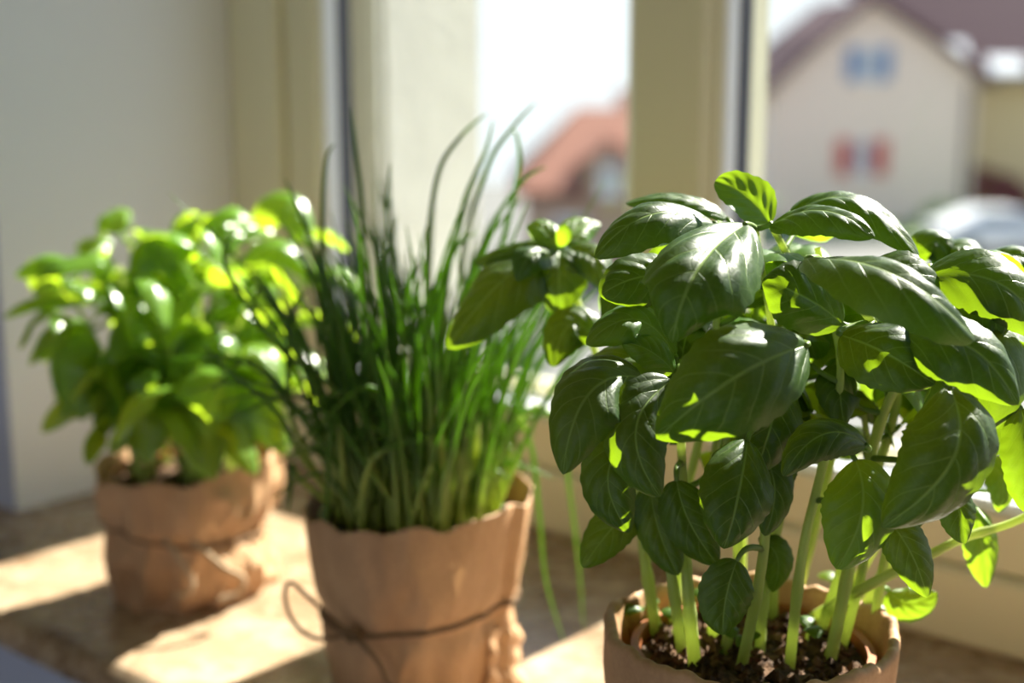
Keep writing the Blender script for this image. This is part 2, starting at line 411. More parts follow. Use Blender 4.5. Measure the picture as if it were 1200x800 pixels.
class Plant:
    def __init__(s, thing, base, soilz):
        s.t = thing; s.base = Vector(base); s.stems = []; s.objs = []; s.sz = soilz
    def stem(s, pts, r0=.0027, r1=.0014):
        pts = [Vector(p) for p in pts]; out = []
        n = len(pts)
        for i in range(n-1):
            p0, p1, p2, p3 = pts[max(i-1, 0)], pts[i], pts[i+1], pts[min(i+2, n-1)]
            for k in range(7):
                u = k/7
                out.append(.5*((2*p1)+(p2-p0)*u+(2*p0-5*p1+4*p2-p3)*u*u+(3*p1-p0-3*p2+p3)*u**3))
        out.append(pts[-1])
        m = len(out); rad = []
        for k in range(m):
            r = r0+(r1-r0)*k/(m-1)
            if k % 9 == 5: r *= 1.18
            rad.append(r)
        o = MB().tube(out, rad, 8).build('stem', M['stem'], s.t, True); keep(o, s.base)
        s.stems.append(out); s.objs.append(o); return len(s.stems)-1
    def near(s, P, lim=None):
        best = None
        for i, st in enumerate(s.stems):
            for k, p in enumerate(st[3:]):
                if p.z < s.sz+.02: continue
                d = (p-P).length + max(0, p.z-P.z+.0)*.6
                if best is None or d < best[0]: best = (d, i, p)
        return best
    def leaf(s, B, Mi, T, w, nh, si=None, at=None, mat=None, label=None, **kw):
        if si is None: _, si, at = s.near(Vector(B))
        mb = leaf_mesh(B, Mi, T, w, nh, petiole=at, **kw)
        o = mb.build('leaf', mat or M['leaf'], s.objs[si], True); keep(o, s.base)
        return o

# ------------------------------------------------------------------ kraft-paper wrapped pots
def paper_wrap(thing, base, r0, r1, h, seed, flap=0., rimfn=None, twine_z=None, twist=0, inner=.02, crum=1., roll=.004):
    c = Vector((0, 0, 0))
    def rad(th, z):
        f = z/h; r = r0+(r1-r0)*f
        P = Vector((cos(th)*1.6, sin(th)*1.6, z*14+seed*5))
        rid = 1-abs(noise.noise(P*1.5))*2; rid2 = 1-abs(noise.noise(P*3.1+Vector((3, 1, 7))))*2
        r += crum*(.0032*(rid-.6)+.0016*(rid2-.6)) * (1.25-f*.75)
        r += .0022*noise.noise(Vector((cos(th)*.9, sin(th)*.9, z*5+seed)))
        # diagonal pleats of the wrapped sheet
        ph = th*3+z*60+seed; r += crum*.0014*abs(sin(ph*.5))*(1-f*.6)
        fl = ((th-flap) % (2*pi))/(2*pi); r += .0055*max(0, 1-fl*1.6)**1.2
        if twine_z is not None: r -= .0032*math.exp(-((z-twine_z)/.009)**2)
        return r
    rimfn = rimfn or (lambda th: 0)
    NU, NV = 150, 52
    def fn(i, j):
        th = 2*pi*i; H = h+rimfn(th)
        if j < .72: z = H*j/.72; r = rad(th, z)
        else:                                   # rolled-over lip, then down inside
            k = (j-.72)/.28; r = rad(th, H)
            if k < .45:
                a = k/.45*pi; r -= roll*(1-cos(a))*.5; z = H+roll*.55*sin(a)
            else:
                q = (k-.45)/.55; r -= roll+.004*q; z = H-inner*1.3*q
        return (cos(th)*r, sin(th)*r, max(z, .0004))
    mb = MB(); mb.grid(fn, NU, NV, closed=True)
    o = mb.build('paper_wrap', M['paper'], thing, True)
    o.data.polygons.foreach_set('use_smooth', [True]*len(o.data.polygons))
    mb = MB(); n = 40
    mb.add([(cos(2*pi*k/n)*(r0-.006), sin(2*pi*k/n)*(r0-.006), .0008) for k in range(n)], [tuple(range(n))]); mb.build('pot_base', M['paper'], thing)
    return rad
def nursery_pot(thing, r, z0, z1, mat):
    mb = MB()
    prof = [(r-.016, .003), (r-.004, z1-.012), (r, z1-.012), (r, z1), (r-.0035, z1), (r-.004, z0-.004)]
    mb.grid(lambda i, j: (cos(2*pi*i)*prof[int(round(j*5))][0], sin(2*pi*i)*prof[int(round(j*5))][0], prof[int(round(j*5))][1]), 48, 5, closed=True)
    mb.build('nursery_pot', mat, thing, False)
def soil(thing, r, z, seed, crumbs=200):
    mb = MB()
    def fn(i, j):
        th = 2*pi*i; rr = r*j
        return (cos(th)*rr, sin(th)*rr, z+.005*noise.noise(Vector((cos(th)*rr*60, sin(th)*rr*60, seed)))+.003*noise.noise(Vector((cos(th)*rr*160, sin(th)*rr*160, seed))))
    mb.grid(fn, 60, 22, closed=True); o = mb.build('soil', M['soil'], thing, True)
    mb = MB(); rnd = random.Random(seed)
    for k in range(crumbs):
        a = rnd.uniform(0, 2*pi); rr = r*math.sqrt(rnd.random())*.97; s = rnd.uniform(.0012, .0036)
        c = Vector((cos(a)*rr, sin(a)*rr, z+rnd.uniform(0, .004)))
        vs_ = [c+Vector(d)*s*rnd.uniform(.7, 1.3) for d in ((1, 0, 0), (-1, 0, 0), (0, 1, 0), (0, -1, 0), (0, 0, 1), (0, 0, -1))]
        mb.add(vs_, [(0, 2, 4), (2, 1, 4), (1, 3, 4), (3, 0, 4), (2, 0, 5), (1, 2, 5), (3, 1, 5), (0, 3, 5)])
    tag(mb.build('soil_crumbs', M['soil'], o), kind='stuff')
def curve(pts, n=10):
    pts = [Vector(p) for p in pts]; out = []; m = len(pts)
    for i in range(m-1):
        p0, p1, p2, p3 = pts[max(i-1, 0)], pts[i], pts[i+1], pts[min(i+2, m-1)]
        for k in range(n):
            u = k/n; out.append(.5*((2*p1)+(p2-p0)*u+(2*p0-5*p1+4*p2-p3)*u*u+(3*p1-p0-3*p2+p3)*u**3))
    return out+[pts[-1]]

# ================================================================== basil in the foreground
P1 = pixz(882, 735, .125); P1.z = 0
t1 = empty('potted_basil', P1); tag(t1, 'large dark green basil plant in open paper-wrapped pot with soil and stems showing', 'potted plant', 'potted herbs on the windowsill')
def rim1(th): return .0007*sin(th*5+1)+.0006*sin(th*11)+.0006*sin(th*23+1)+.0006*sin(th*37)+.0016*noise.noise(Vector((cos(th)*3, sin(th)*3, 4)))
paper_wrap(t1, P1, .052, .0635, .124, 1, flap=2.6, rimfn=rim1, inner=.016, roll=.0055, crum=.8)
nursery_pot(t1, .0545, .112, .1165, M['terracotta'])
soil(t1, .0495, .111, 3, 420)
pl = Plant(t1, P1, .111)
SZ = .110
def S(px, py): return pixz(px, py, SZ)
stems1 = [
    [S(868, 786), (893, 660, .575), (900, 560, .578), (912, 450, .582), (885, 268, .592)],
    [S(925, 785), (940, 650, .585), (965, 540, .59), (985, 430, .59), (958, 290, .60)],
    [S(972, 778), (1000, 640, .60), (1030, 500, .60), (1075, 400, .585), (1090, 310, .60)],
    [S(1022, 750), (1040, 640, .61), (1085, 480, .61), (1120, 330, .63)],
    [S(945, 728), (1010, 690, .605), (1080, 655, .60), (1130, 630, .60), (1205, 603, .60), (1270, 540, .60)],
    [S(815, 785), (806, 690, .595), (802, 600, .605), (797, 500, .59), (790, 420, .582)],
    [S(800, 770), (785, 660, .60), (770, 560, .60), (750, 450, .60), (720, 390, .62)],
    [S(770, 745), (755, 650, .63), (745, 560, .64), (700, 420, .67), (658, 296, .70)],
    [S(850, 765), (865, 650, .61), (850, 500, .61), (840, 400, .60), (842, 262, .61)],
    [S(905, 730), (910, 600, .63), (930, 480, .63), (940, 350, .62), (903, 262, .60)],
    [S(960, 745), (1010, 600, .62), (1050, 470, .62), (1030, 390, .575), (958, 302, .575)],
    [S(1000, 735), (1090, 560, .63), (1120, 440, .60), (1160, 330, .61)],
    [S(790, 735), (800, 600, .65), (830, 450, .65), (800, 330, .64)],
    [S(930, 715), (960, 600, .66), (1000, 440, .66), (1040, 330, .65)],
    [S(870, 705), (870, 600, .66), (880, 440, .67), (890, 320, .66)],
    [S(985, 712), (1050, 590, .67), (1090, 460, .67), (1140, 350, .66)],
    [S(890, 770), (898, 680, .60), (925, 560, .61), (940, 450, .62)],
    [S(985, 765), (1012, 660, .61), (1020, 560, .62), (1010, 470, .62)],
    [S(835, 750), (838, 660, .62), (835, 560, .63), (850, 440, .63)],
    [S(820, 715), (780, 600, .66), (760, 480, .66), (770, 340, .66)],
]
for st in stems1: pl.stem([p if isinstance(p, Vector) else pix(*p) for p in st], random.Random(st[1][0]).uniform(.0021, .0032))

def px2m(px, Y): return px*(Y*CP + .1*SP)/FPX*1.02
F = (0, -1, .25)
hero = [  # base, middle, tip of the midrib (px, py, metres ahead), width px, face direction, options
    ((946, 404, .535), (862, 442, .505), (769, 514, .52), 138, (-.1, -1, .4), dict(cup=.55, cupr=.5)),
    ((874, 262, .585), (818, 312, .527), (788, 402, .525), 158, (-.05, -.75, .75), dict(cup=.85, cupr=.95, puck=.045)),
    ((800, 325, .59), (752, 324, .58), (703, 346, .575), 72, (0, -.9, .45), dict()),
    ((838, 262, .60), (765, 250, .58), (696, 302, .575), 82, (-.1, -.6, .8), dict(cup=.7)),
    ((852, 256, .63), (800, 230, .63), (733, 238, .63), 50, (0, -.3, 1), dict(cup=.7)),
    ((902, 262, .60), (876, 232, .60), (838, 212, .605), 60, (.4, -.9, .4), dict(cup=-.35, mat='leaf_pale')),
    ((903, 263, .59), (965, 246, .565), (1025, 278, .55), 72, (.1, -.65, .75), dict(cup=1.0, cupr=.9)),
    ((925, 250, .61), (1005, 233, .60), (1077, 300, .585), 85, (.2, -.4, .9), dict(cup=.8)),
    ((948, 302, .56), (1048, 322, .515), (1144, 398, .512), 116, (.15, -.58, .82), dict(cup=.75, cupr=.8, puck=.03)),
    ((1070, 305, .66), (1100, 283, .655), (1122, 330, .65), 52, (.1, -.7, .7), dict()),
    ((1095, 305, .66), (1135, 288, .65), (1158, 335, .64), 56, (.2, -.6, .8), dict()),
    ((1150, 335, .61), (1162, 335, .57), (1168, 400, .555), 98, (.0, -.75, .75), dict(cup=.9, puck=.08)),
    ((1150, 318, .64), (1190, 298, .63), (1240, 330, .62), 62, (.1, -.6, .8), dict()),
    ((1035, 392, .555), (1128, 402, .53), (1194, 474, .525), 104, (.1, -.85, .55), dict(cup=.6)),
    ((985, 392, .56), (1035, 412, .54), (1096, 450, .535), 90, (0, -.95, .35), dict(cup=.5)),
    ((988, 380, .575), (938, 345, .56), (893, 330, .562), 82, (0, -1, .3), dict(cup=.4)),
    ((752, 442, .56), (688, 462, .535), (660, 556, .53), 104, (-.35, -.9, .35), dict(cup=.7)),
    ((787, 446, .55), (745, 505, .53), (774, 582, .525), 84, (-.1, -1, .2), dict(cup=.5)),
    ((792, 418, .58), (745, 372, .57), (687, 404, .565), 72, (-.1, -.65, .75), dict(cup=.7, mat='leaf_pale')),
    ((790, 432, .60), (740, 418, .59), (676, 440, .585), 50, (0, -.8, .6), dict(mat='leaf_pale')),
    ((790, 437, .57), (765, 412, .563), (728, 400, .565), 44, (0, -.9, .5), dict(mat='leaf_pale')),
    ((738, 510, .585), (712, 562, .57), (738, 624, .57), 70, (-.2, -1, .1), dict(cup=.4)),
    ((752, 588, .60), (718, 618, .59), (683, 665, .585), 56, (-.2, -1, .2), dict(cup=.5)),
    ((876, 515, .557), (866, 580, .535), (848, 643, .535), 94, (0, -1, .15), dict(cup=.5)),
    ((793, 562, .582), (808, 612, .575), (842, 662, .575), 64, (0, -1, .15), dict()),
    ((762, 568, .595), (772, 622, .59), (795, 674, .588), 56, (-.1, -1, .1), dict()),
    ((1016, 522, .562), (965, 508, .55), (918, 558, .545), 64, (0, -.75, .65), dict(cup=.8)),
    ((1002, 538, .572), (1010, 600, .556), (980, 667, .556), 92, (-.05, -1, .1), dict(cup=.35, mat='leaf_pale')),
    ((1112, 452, .535), (1118, 535, .51), (1034, 618, .516), 128, (.05, -1, .15), dict(cup=.6, cupr=.75)),
    ((1118, 570, .55), (1125, 602, .545), (1131, 637, .545), 48, (.1, -1, .1), dict()),
    ((1038, 608, .565), (1066, 645, .556), (1087, 700, .556), 58, (0, -1, .2), dict(cup=.6)),
    ((1140, 600, .625), (1152, 640, .625), (1156, 688, .625), 46, (.1, -1, 0), dict(mat='leaf_pale')),
    ((864, 656, .562), (851, 700, .556), (847, 744, .556), 66, (0, -1, .1), dict(cup=.35)),
    ((893, 634, .60), (912, 656, .595), (905, 694, .595), 44, (.1, -1, .2), dict()),
    ((1042, 692, .62), (1066, 706, .615), (1098, 694, .615), 46, (0, -.9, .5), dict(mat='leaf_pale')),
    ((888, 520, .577), (908, 572, .572), (896, 628, .57), 54, (.1, -1, .1), dict()),
    ((1132, 436, .56), (1162, 480, .553), (1166, 534, .55), 84, (.1, -1, .2), dict()),
    ((1196, 478, .545), (1212, 540, .535), (1204, 602, .535), 74, (.1, -1, .1), dict()),
    ((930, 520, .59), (915, 555, .585), (925, 590, .585), 44, (0, -1, .1), dict()),
    ((1000, 470, .60), (985, 455, .59), (990, 500, .585), 60, (0, -.9, .4), dict()),
    ((1105, 560, .575), (1085, 585, .57), (1075, 620, .57), 40, (0, -1, .2), dict()),
    ((905, 395, .59), (870, 400, .58), (828, 420, .58), 60, (0, -.9, .5), dict(mat='leaf_pale')),
    # the loose rosette reaching back towards the chives
    ((656, 290, .70), (655, 318, .685), (655, 369, .68), 76, (-.1, -.75, .65), dict()),
    ((648, 292, .70), (608, 292, .70), (556, 308, .70), 44, (0, -.6, .8), dict()),
    ((640, 306, .70), (588, 328, .68), (524, 408, .67), 96, (-.3, -.7, .65), dict(cup=.6)),
    ((655, 290, .70), (638, 268, .705), (616, 266, .71), 40, (0, -.7, .7), dict(mat='leaf_pale')),
    ((660, 288, .70), (676, 266, .71), (704, 262, .72), 44, (0, -.7, .7), dict(mat='leaf_pale')),
    ((664, 294, .70), (692, 300, .69), (708, 338, .68), 54, (.1, -.7, .7), dict()),
    ((650, 300, .70), (624, 296, .68), (606, 330, .675), 50, (-.1, -.7, .7), dict()),
    ((654, 288, .695), (660, 275, .69), (664, 262, .69), 20, (0, -.9, .4), dict(mat='leaf_pale')),
    ((700, 400, .67), (668, 380, .67), (648, 430, .66), 60, (-.1, -.8, .6), dict()),
    ((715, 375, .67), (735, 345, .66), (770, 370, .65), 66, (0, -.8, .6), dict(mat='leaf_pale')),
    ((690, 420, .67), (705, 460, .66), (690, 510, .66), 56, (-.1, -1, .2), dict(mat='leaf_pale')),
    ((1180, 570, .65), (1195, 560, .64), (1225, 585, .63), 50, (0, -.8, .6), dict(mat='leaf_pale')),
    ((1150, 540, .64), (1175, 560, .63), (1170, 600, .63), 44, (0, -1, .3), dict(mat='leaf_pale')),
]
for k, (B_, M_, T_, w_, nh_, kw) in enumerate(hero):
    kw = dict(kw); mt = M[kw.pop('mat', 'leaf')]
    zc = (pix(*M_)-CAM).dot(Vector((0, CP, -SP)))
    pl.leaf(pix(*B_), pix(*M_), pix(*T_), w_*zc/FPX*1.04, nh_, mat=mt, seed=k*1.37, nu=18, nv=40, **{**kw, 'cup': kw.get('cup', .5)+(.22 if kw.get('cup', .5) > 0 else 0), 'cupr': kw.get('cupr', kw.get('cup', .5))+(.22 if kw.get('cup', .5) > 0 else 0)})

for k in (13, 14, 23, 28):  # extra leaves added sunward to shade these front leaves
    B_, M_, T_, w_, nh_, kw = hero[k]
    off = sunvec*.034+Vector((.004*sin(k*3), .006, .004*cos(k*5)))
    zc = (pix(*M_)-CAM).dot(Vector((0, CP, -SP)))
    pl.leaf(pix(*B_)+off, pix(*M_)+off+Vector((0, .004, 0)), pix(*T_)+off+Vector((0, .008, 0)), w_*zc/FPX*.95, nh_, mat=M['leaf'], seed=k*2.9+.5, nu=14, nv=28, cup=.6)

def node_leaves(pl, si, fracs, lens, rnd, keepfn=None, mats=None, res=(8, 16), droop=.45, up=.5, jit=.3):
    st = pl.stems[si]; m = len(st)
    az = rnd.uniform(0, 2*pi)
    for f in fracs:
        k = min(m-2, int(f*(m-1))); p = st[k]; az += pi/2+rnd.uniform(-.4, .4)
        for sgn in (0, pi):
            a = az+sgn+rnd.uniform(-.25, .25); L = rnd.uniform(*lens); d = Vector((cos(a), sin(a), 0))
            B = p + d*(.008+L*.12) + Vector((0, 0, .006))
            Mi = B + d*L*.48 + Vector((0, 0, L*(up*.35+rnd.uniform(-.12, .1))))
            T = B + d*L*.88 + Vector((0, 0, -L*(droop+rnd.uniform(-.2, .3))*.6))
            nh = (d*.35+Vector((0, 0, 1))+Vector((rnd.uniform(-jit, jit), rnd.uniform(-jit, jit), 0)))
            if keepfn and not keepfn(B, Mi, T): continue
            pl.leaf(B, Mi, T, L*rnd.uniform(.58, .72), nh, si=si, at=p, mat=rnd.choice(mats), seed=rnd.uniform(0, 50), nu=res[0], nv=res[1], cup=rnd.uniform(.4, .9))
rnd = random.Random(11)
def behind(B, Mi, T):
    return min(Mi.y, T.y) > .588 and B.y > .58 and T.x > .045 and (T.z > .2 or T.y > .62)
for si in range(len(pl.stems)):
    if si in (4, 7): continue
    node_leaves(pl, si, (.60, .72, .82, .92), (.034, .056), rnd, behind, [M['leaf'], M['leaf_pale'], M['leaf_pale']])
# small seedlings on the soil
for (px, py, L) in ((1000, 738, .014), (945, 760, .012), (850, 760, .012), (790, 750, .013), (880, 775, .010), (830, 725, .012), (755, 735, .013), (975, 705, .012)):
    p = S(px, py); d = Vector((rnd.uniform(-1, 1), rnd.uniform(-1, 0), 0)).normalized()
    si = pl.stem([p, p+Vector((0, 0, .006)), p+d*.002+Vector((0, 0, .011))], .0009, .0007)
    top = p+d*.002+Vector((0, 0, .011))
    for sg in (1, -1):
        pl.leaf(top, top+d*sg*L*.5+Vector((0, 0, .003)), top+d*sg*L, L*.75, (0, -.3, 1), si=si, at=top-Vector((0, 0, .001)), mat=M['leaf_pale'], nu=6, nv=10, seed=px, puck=.02)

# ================================================================== chives
P2 = pixz(485, 576, .125); P2.z = 0
t2 = empty('potted_chives', P2); tag(t2, 'tall tuft of thin green chives in paper-wrapped pot tied with twine', 'potted plant', 'potted herbs on the windowsill')
def rim2(th):
    x = cos(th); return .004*x+.0016*sin(th*7)+.0012*sin(th*13+2)+(.0025*noise.noise(Vector((cos(th)*4, sin(th)*4, 1))))
rad2 = paper_wrap(t2, P2, .048, .0635, .121, 2, flap=-.35, rimfn=rim2, twine_z=.057, inner=.012, roll=.002, crum=.75)
nursery_pot(t2, .0555, .108, .114, M['gasket'])
soil(t2, .052, .107, 5, 120)
def ring(rad, zf, off, n=90): return [Vector((cos(2*pi*k/n)*(rad(2*pi*k/n, zf(2*pi*k/n))+off), sin(2*pi*k/n)*(rad(2*pi*k/n, zf(2*pi*k/n))+off), zf(2*pi*k/n))) for k in range(n+1)]
tz2 = lambda th: .058+.006*cos(th)
tw = MB().tube(ring(rad2, tz2, .0012), .0013, 7).build('twine', M['twine'], t2, True)
def loc2(px, py, dy=-.052): return pix(px, py, P2.y+dy)-P2
kn = loc2(412, 742, -.048)
MB().tube(curve([kn, loc2(392, 728, -.05), loc2(362, 700, -.04), loc2(340, 682, -.03), loc2(334, 700, -.03), loc2(345, 730, -.035), loc2(372, 748, -.042), kn]), .0013, 7).build('bow_loop', M['twine'], tw, True)
MB().tube(curve([kn, loc2(428, 758, -.058), loc2(445, 778, -.062), loc2(455, 800, -.064), loc2(470, 815, -.066)]), .0014, 7).build('twine_tail', M['twine'], tw, True)
MB().tube(curve([kn+Vector((-.004, 0, .002)), kn+Vector((0, -.003, .003)), kn+Vector((.005, -.001, 0)), kn+Vector((0, -.003, -.003)), kn+Vector((-.004, 0, .001))]), .0018, 7).build('knot', M['twine'], tw, True)
# loose gathered fold of the sheet on the side towards the window
def flapfn(i, j):
    z = .002+(.050-.012*i)*j; th = -.62+.72*i
    r = rad2(th, z)+.0016+(.004+.013*i**1.5)*(1-j)**.7*(.7+.3*sin(j*5+i*3))+.0008*sin(j*19+i*6)
    return (cos(th)*r, sin(th)*r, z)
MB().grid(flapfn, 22, 26).build('paper_fold', M['paper'], t2, True)
rnd = random.Random(23)
def blade(pts, r=.0016, n=7, seg=6):
    c = curve(pts, seg); m = len(c); mb = MB(); rad = [r*(1-.25*k/(m-1))*(1-(k/(m-1))**5*.85) for k in range(m)]
    mb.tube(c, rad, n)
    mb.uv = [(.5, (i//n)/(m-1)) for i in range(len(mb.v))]
    return mb.build('chive_blade', M['blade'], t2, True)
cz = .108
for k in range(232):
    a = rnd.uniform(0, 2*pi); q = math.sqrt(rnd.random()); rr = .051*q
    b0 = Vector((cos(a)*rr, sin(a)*rr, cz))
    L = rnd.uniform(.12, .222)*(1.04-.22*q)
    lean = Vector((cos(a), sin(a), 0))*q*rnd.uniform(.05, .45)+Vector((rnd.gauss(.03, .12), rnd.gauss(0, .12), 0))
    dr = rnd.uniform(.0, .25)**1.3
    dv = lean.normalized()
    p1 = b0+lean*L*.25+Vector((0, 0, L*.34)); p2 = b0+lean*L*.62+Vector((0, 0, L*.70)); p3 = b0+lean*L*1.05+dv*dr*L*.5+Vector((0, 0, L*(1-dr*.4)))
    blade([b0, p1, p2, p3], rnd.uniform(.0009, .0017))
for k in range(40):                           # bent blades crossing low down in the tuft
    a = rnd.uniform(pi*.95, pi*2.05); rr = rnd.uniform(.025, .048); b0 = Vector((cos(a)*rr, sin(a)*rr, cz)); a2 = a+rnd.uniform(-1.3, 1.3)
    d = Vector((cos(a2), sin(a2)*.35, 0)); L = rnd.uniform(.05, .13)
    blade([b0, b0+d*L*.2+Vector((0, 0, L*.45)), b0+d*L*.5+Vector((0, 0, L*.75)), b0+d*L*rnd.uniform(.75, 1.0)+Vector((0, 0, L*rnd.uniform(.5, 1)))], rnd.uniform(.001, .0017))
# the single blades one can follow in the photograph (px, py, offset from the pot's distance)
def bp(*pts): return [pix(x, y, P2.y+d)-P2 for x, y, d in pts]
special = [
    [(430, 590, 0), (400, 470, -.02), (330, 410, -.03), (275, 335, -.03), (262, 295, -.03), (278, 268, -.03)],
    [(410, 590, 0), (380, 400, 0), (378, 260, 0), (382, 190, 0), (392, 168, 0)],
    [(530, 585, 0), (520, 380, 0), (540, 250, 0), (568, 180, 0), (578, 140, 0)],
    [(500, 585, 0), (500, 330, 0), (512, 210, 0), (540, 160, 0), (572, 132, 0)],
    [(550, 580, 0), (540, 330, .01), (570, 200, .01), (600, 150, .01), (628, 120, .01)],
    [(560, 575, 0), (560, 380, .02), (590, 280, .02), (608, 200, .02), (606, 160, .02), (598, 150, .02)],
    [(545, 580, 0), (550, 380, .0), (570, 280, .0), (610, 215, .0), (640, 195, .0)],
    [(455, 590, 0), (430, 400, 0), (425, 250, 0), (416, 170, 0), (412, 125, 0)],
    [(470, 590, 0), (450, 400, 0), (452, 260, 0), (458, 190, 0)],
    [(420, 590, -.01), (395, 380, -.01), (360, 270, 0), (333, 208, 0)],
    [(400, 590, -.02), (375, 470, -.03), (330, 370, -.03), (305, 335, -.02), (290, 400, -.02)],
    [(395, 592, -.02), (350, 530, -.04), (322, 480, -.04), (262, 430, -.04), (238, 400, -.03)],
    [(390, 590, -.02), (345, 500, -.03), (338, 420, -.03), (345, 360, -.03), (362, 340, -.03)],
    [(385, 590, -.02), (350, 560, -.04), (342, 545, -.04), (340, 580, -.04), (337, 600, -.04)],
    [(405, 592, -.03), (400, 530, -.05), (396, 495, -.06), (388, 510, -.065), (384, 560, -.066), (383, 612, -.066)],
    [(570, 580, 0), (600, 490, -.01), (622, 520, .0), (632, 600, .0), (640, 680, .0), (662, 755, .01)],
    [(572, 575, .01), (620, 480, .02), (655, 500, .03), (668, 580, .03), (678, 660, .03), (684, 738, .03)],
    [(565, 575, .02), (590, 500, .03), (608, 530, .04), (614, 600, .04), (612, 670, .04)],
    [(560, 580, -.01), (590, 500, -.02), (630, 480, -.02), (660, 492, -.02)],
    [(470, 595, -.04), (440, 555, -.05), (425, 500, -.05), (430, 470, -.05), (455, 430, -.04)],
    [(420, 600, -.04), (435, 540, -.06), (470, 520, -.06), (500, 512, -.06), (512, 490, -.05)],
    [(500, 600, -.04), (505, 480, -.05), (490, 400, -.05), (480, 340, -.04), (487, 300, -.04)],
    [(520, 600, -.04), (515, 470, -.05), (512, 390, -.05), (530, 300, -.04), (560, 270, -.03)],
    [(540, 595, -.03), (530, 470, -.04), (540, 380, -.04), (560, 300, -.03), (612, 230, -.02)],
    [(470, 600, -.04), (440, 560, -.055), (400, 500, -.06), (390, 470, -.06)],
]
for s_ in special: blade(bp(*s_), .0017)

# ================================================================== basil at the back
P3 = pixz(222, 718, 0) + Vector((0, .047, 0)); P3.z = 0; P3.x = -.231
t3 = empty('potted_basil', P3); tag(t3, 'pale sunlit basil plant in paper-wrapped pot beside the white window reveal', 'potted plant', 'potted herbs on the windowsill')
def rim3(th): return .006*cos(th-.6)+.0018*sin(th*6)+.0015*sin(th*11+1)
rad3 = paper_wrap(t3, P3, .049, .0625, .098, 3, flap=.2, rimfn=rim3, twine_z=.05, inner=.012, roll=.003, crum=2.4)
nursery_pot(t3, .053, .084, .088, M['terracotta'])
soil(t3, .0505, .086, 8, 100)
tz3 = lambda th: .051-.006*cos(th)
tw3 = MB().tube(ring(rad3, tz3, .0012), .0013, 7).build('twine', M['twine'], t3, True)
def loc3(px, py, dy=-.056): return pix(px, py, P3.y+dy)-P3
MB().tube(curve([loc3(186, 625, -.05), loc3(202, 642, -.066), loc3(214, 660, -.071), loc3(225, 678, -.072), loc3(222, 694, -.072), loc3(206, 698, -.07)]), .0017, 7).build('twine_tail', M['twine_pale'], tw3, True)
MB().tube(curve([loc3(226, 634, -.058), loc3(262, 664, -.068), loc3(284, 676, -.064), loc3(280, 694, -.064), loc3(256, 702, -.068)]), .0017, 7).build('twine_tail', M['twine_pale'], tw3, True)
pl3 = Plant(t3, P3, .086)
rnd = random.Random(5)
tops = [(75, 320, -.03), (110, 290, .02), (150, 262, .03), (190, 262, 0), (235, 262, -.02), (280, 258, .02), (325, 268, .02), (110, 400, -.05), (175, 330, -.06), (235, 320, -.07), (300, 330, -.05), (200, 400, -.07), (270, 400, -.07), (335, 370, .0), (150, 440, -.07), (225, 460, -.075), (140, 300, -.03), (262, 292, -.04), (95, 365, -.04), (332, 330, .02), (300, 420, -.05)]
for k, (x, y, d) in enumerate(tops):
    a = rnd.uniform(0, 2*pi); rr = rnd.uniform(.005, .04)
    top = pix(x, y+12, P3.y+d)
    b0 = Vector((P3.x+(top.x-P3.x)*.28+cos(a)*.012, P3.y+(top.y-P3.y)*.4+sin(a)*.012, .084))
    mid = b0.lerp(top, .5)+Vector((0, 0, .012))
    mid.x = b0.x*.65+top.x*.35
    si = pl3.stem([b0, b0.lerp(mid, .5)+Vector((0, 0, .004)), mid, top], .0026, .0013)
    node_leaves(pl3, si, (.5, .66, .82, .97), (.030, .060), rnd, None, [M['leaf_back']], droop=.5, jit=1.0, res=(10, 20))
for (B_, M_, T_, w_, nh_) in [
    ((85, 358, -.03), (45, 352, -.03), (4, 372, -.03), 26, (0, -.6, .8)),
    ((118, 408, -.05), (80, 430, -.06), (100, 492, -.06), 70, (-.3, -.9, .2)),
    ((300, 268, .02), (335, 240, .02), (362, 290, .01), 52, (.2, -.7, .7)),
    ((300, 262, .01), (270, 248, .0), (238, 262, .0), 34, (0, -.5, .9)),
    ((245, 500, -.075), (240, 520, -.085), (252, 562, -.085), 52, (.2, -.8, .6)),
    ((90, 318, -.02), (50, 308, -.02), (18, 324, -.02), 36, (0, -.6, .8)),
    ((200, 470, -.07), (178, 490, -.085), (172, 545, -.085), 48, (-.1, -.9, .4)),
    ((270, 470, -.07), (290, 490, -.08), (285, 530, -.08), 40, (.2, -.9, .4))]:
    q3 = lambda p: pix(p[0], p[1], P3.y+p[2])
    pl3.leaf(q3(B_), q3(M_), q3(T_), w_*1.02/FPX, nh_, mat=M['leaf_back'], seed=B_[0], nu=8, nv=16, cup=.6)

# ================================================================== outside
GZ = -6.2
ground = MB().box((-120, 1.5, GZ-.3), (120, 72, GZ)).build('ground', M['asphalt']); ground['kind'] = 'structure'
lawn = MB().box((-60, 50, GZ), (-2, 71, GZ+.04)).build('lawn', M['grass']); lawn['kind'] = 'structure'
lawn2 = MB().box((7, 49.5, GZ), (40, 56, GZ+.04)).build('lawn', M['grass']); lawn2['kind'] = 'structure'

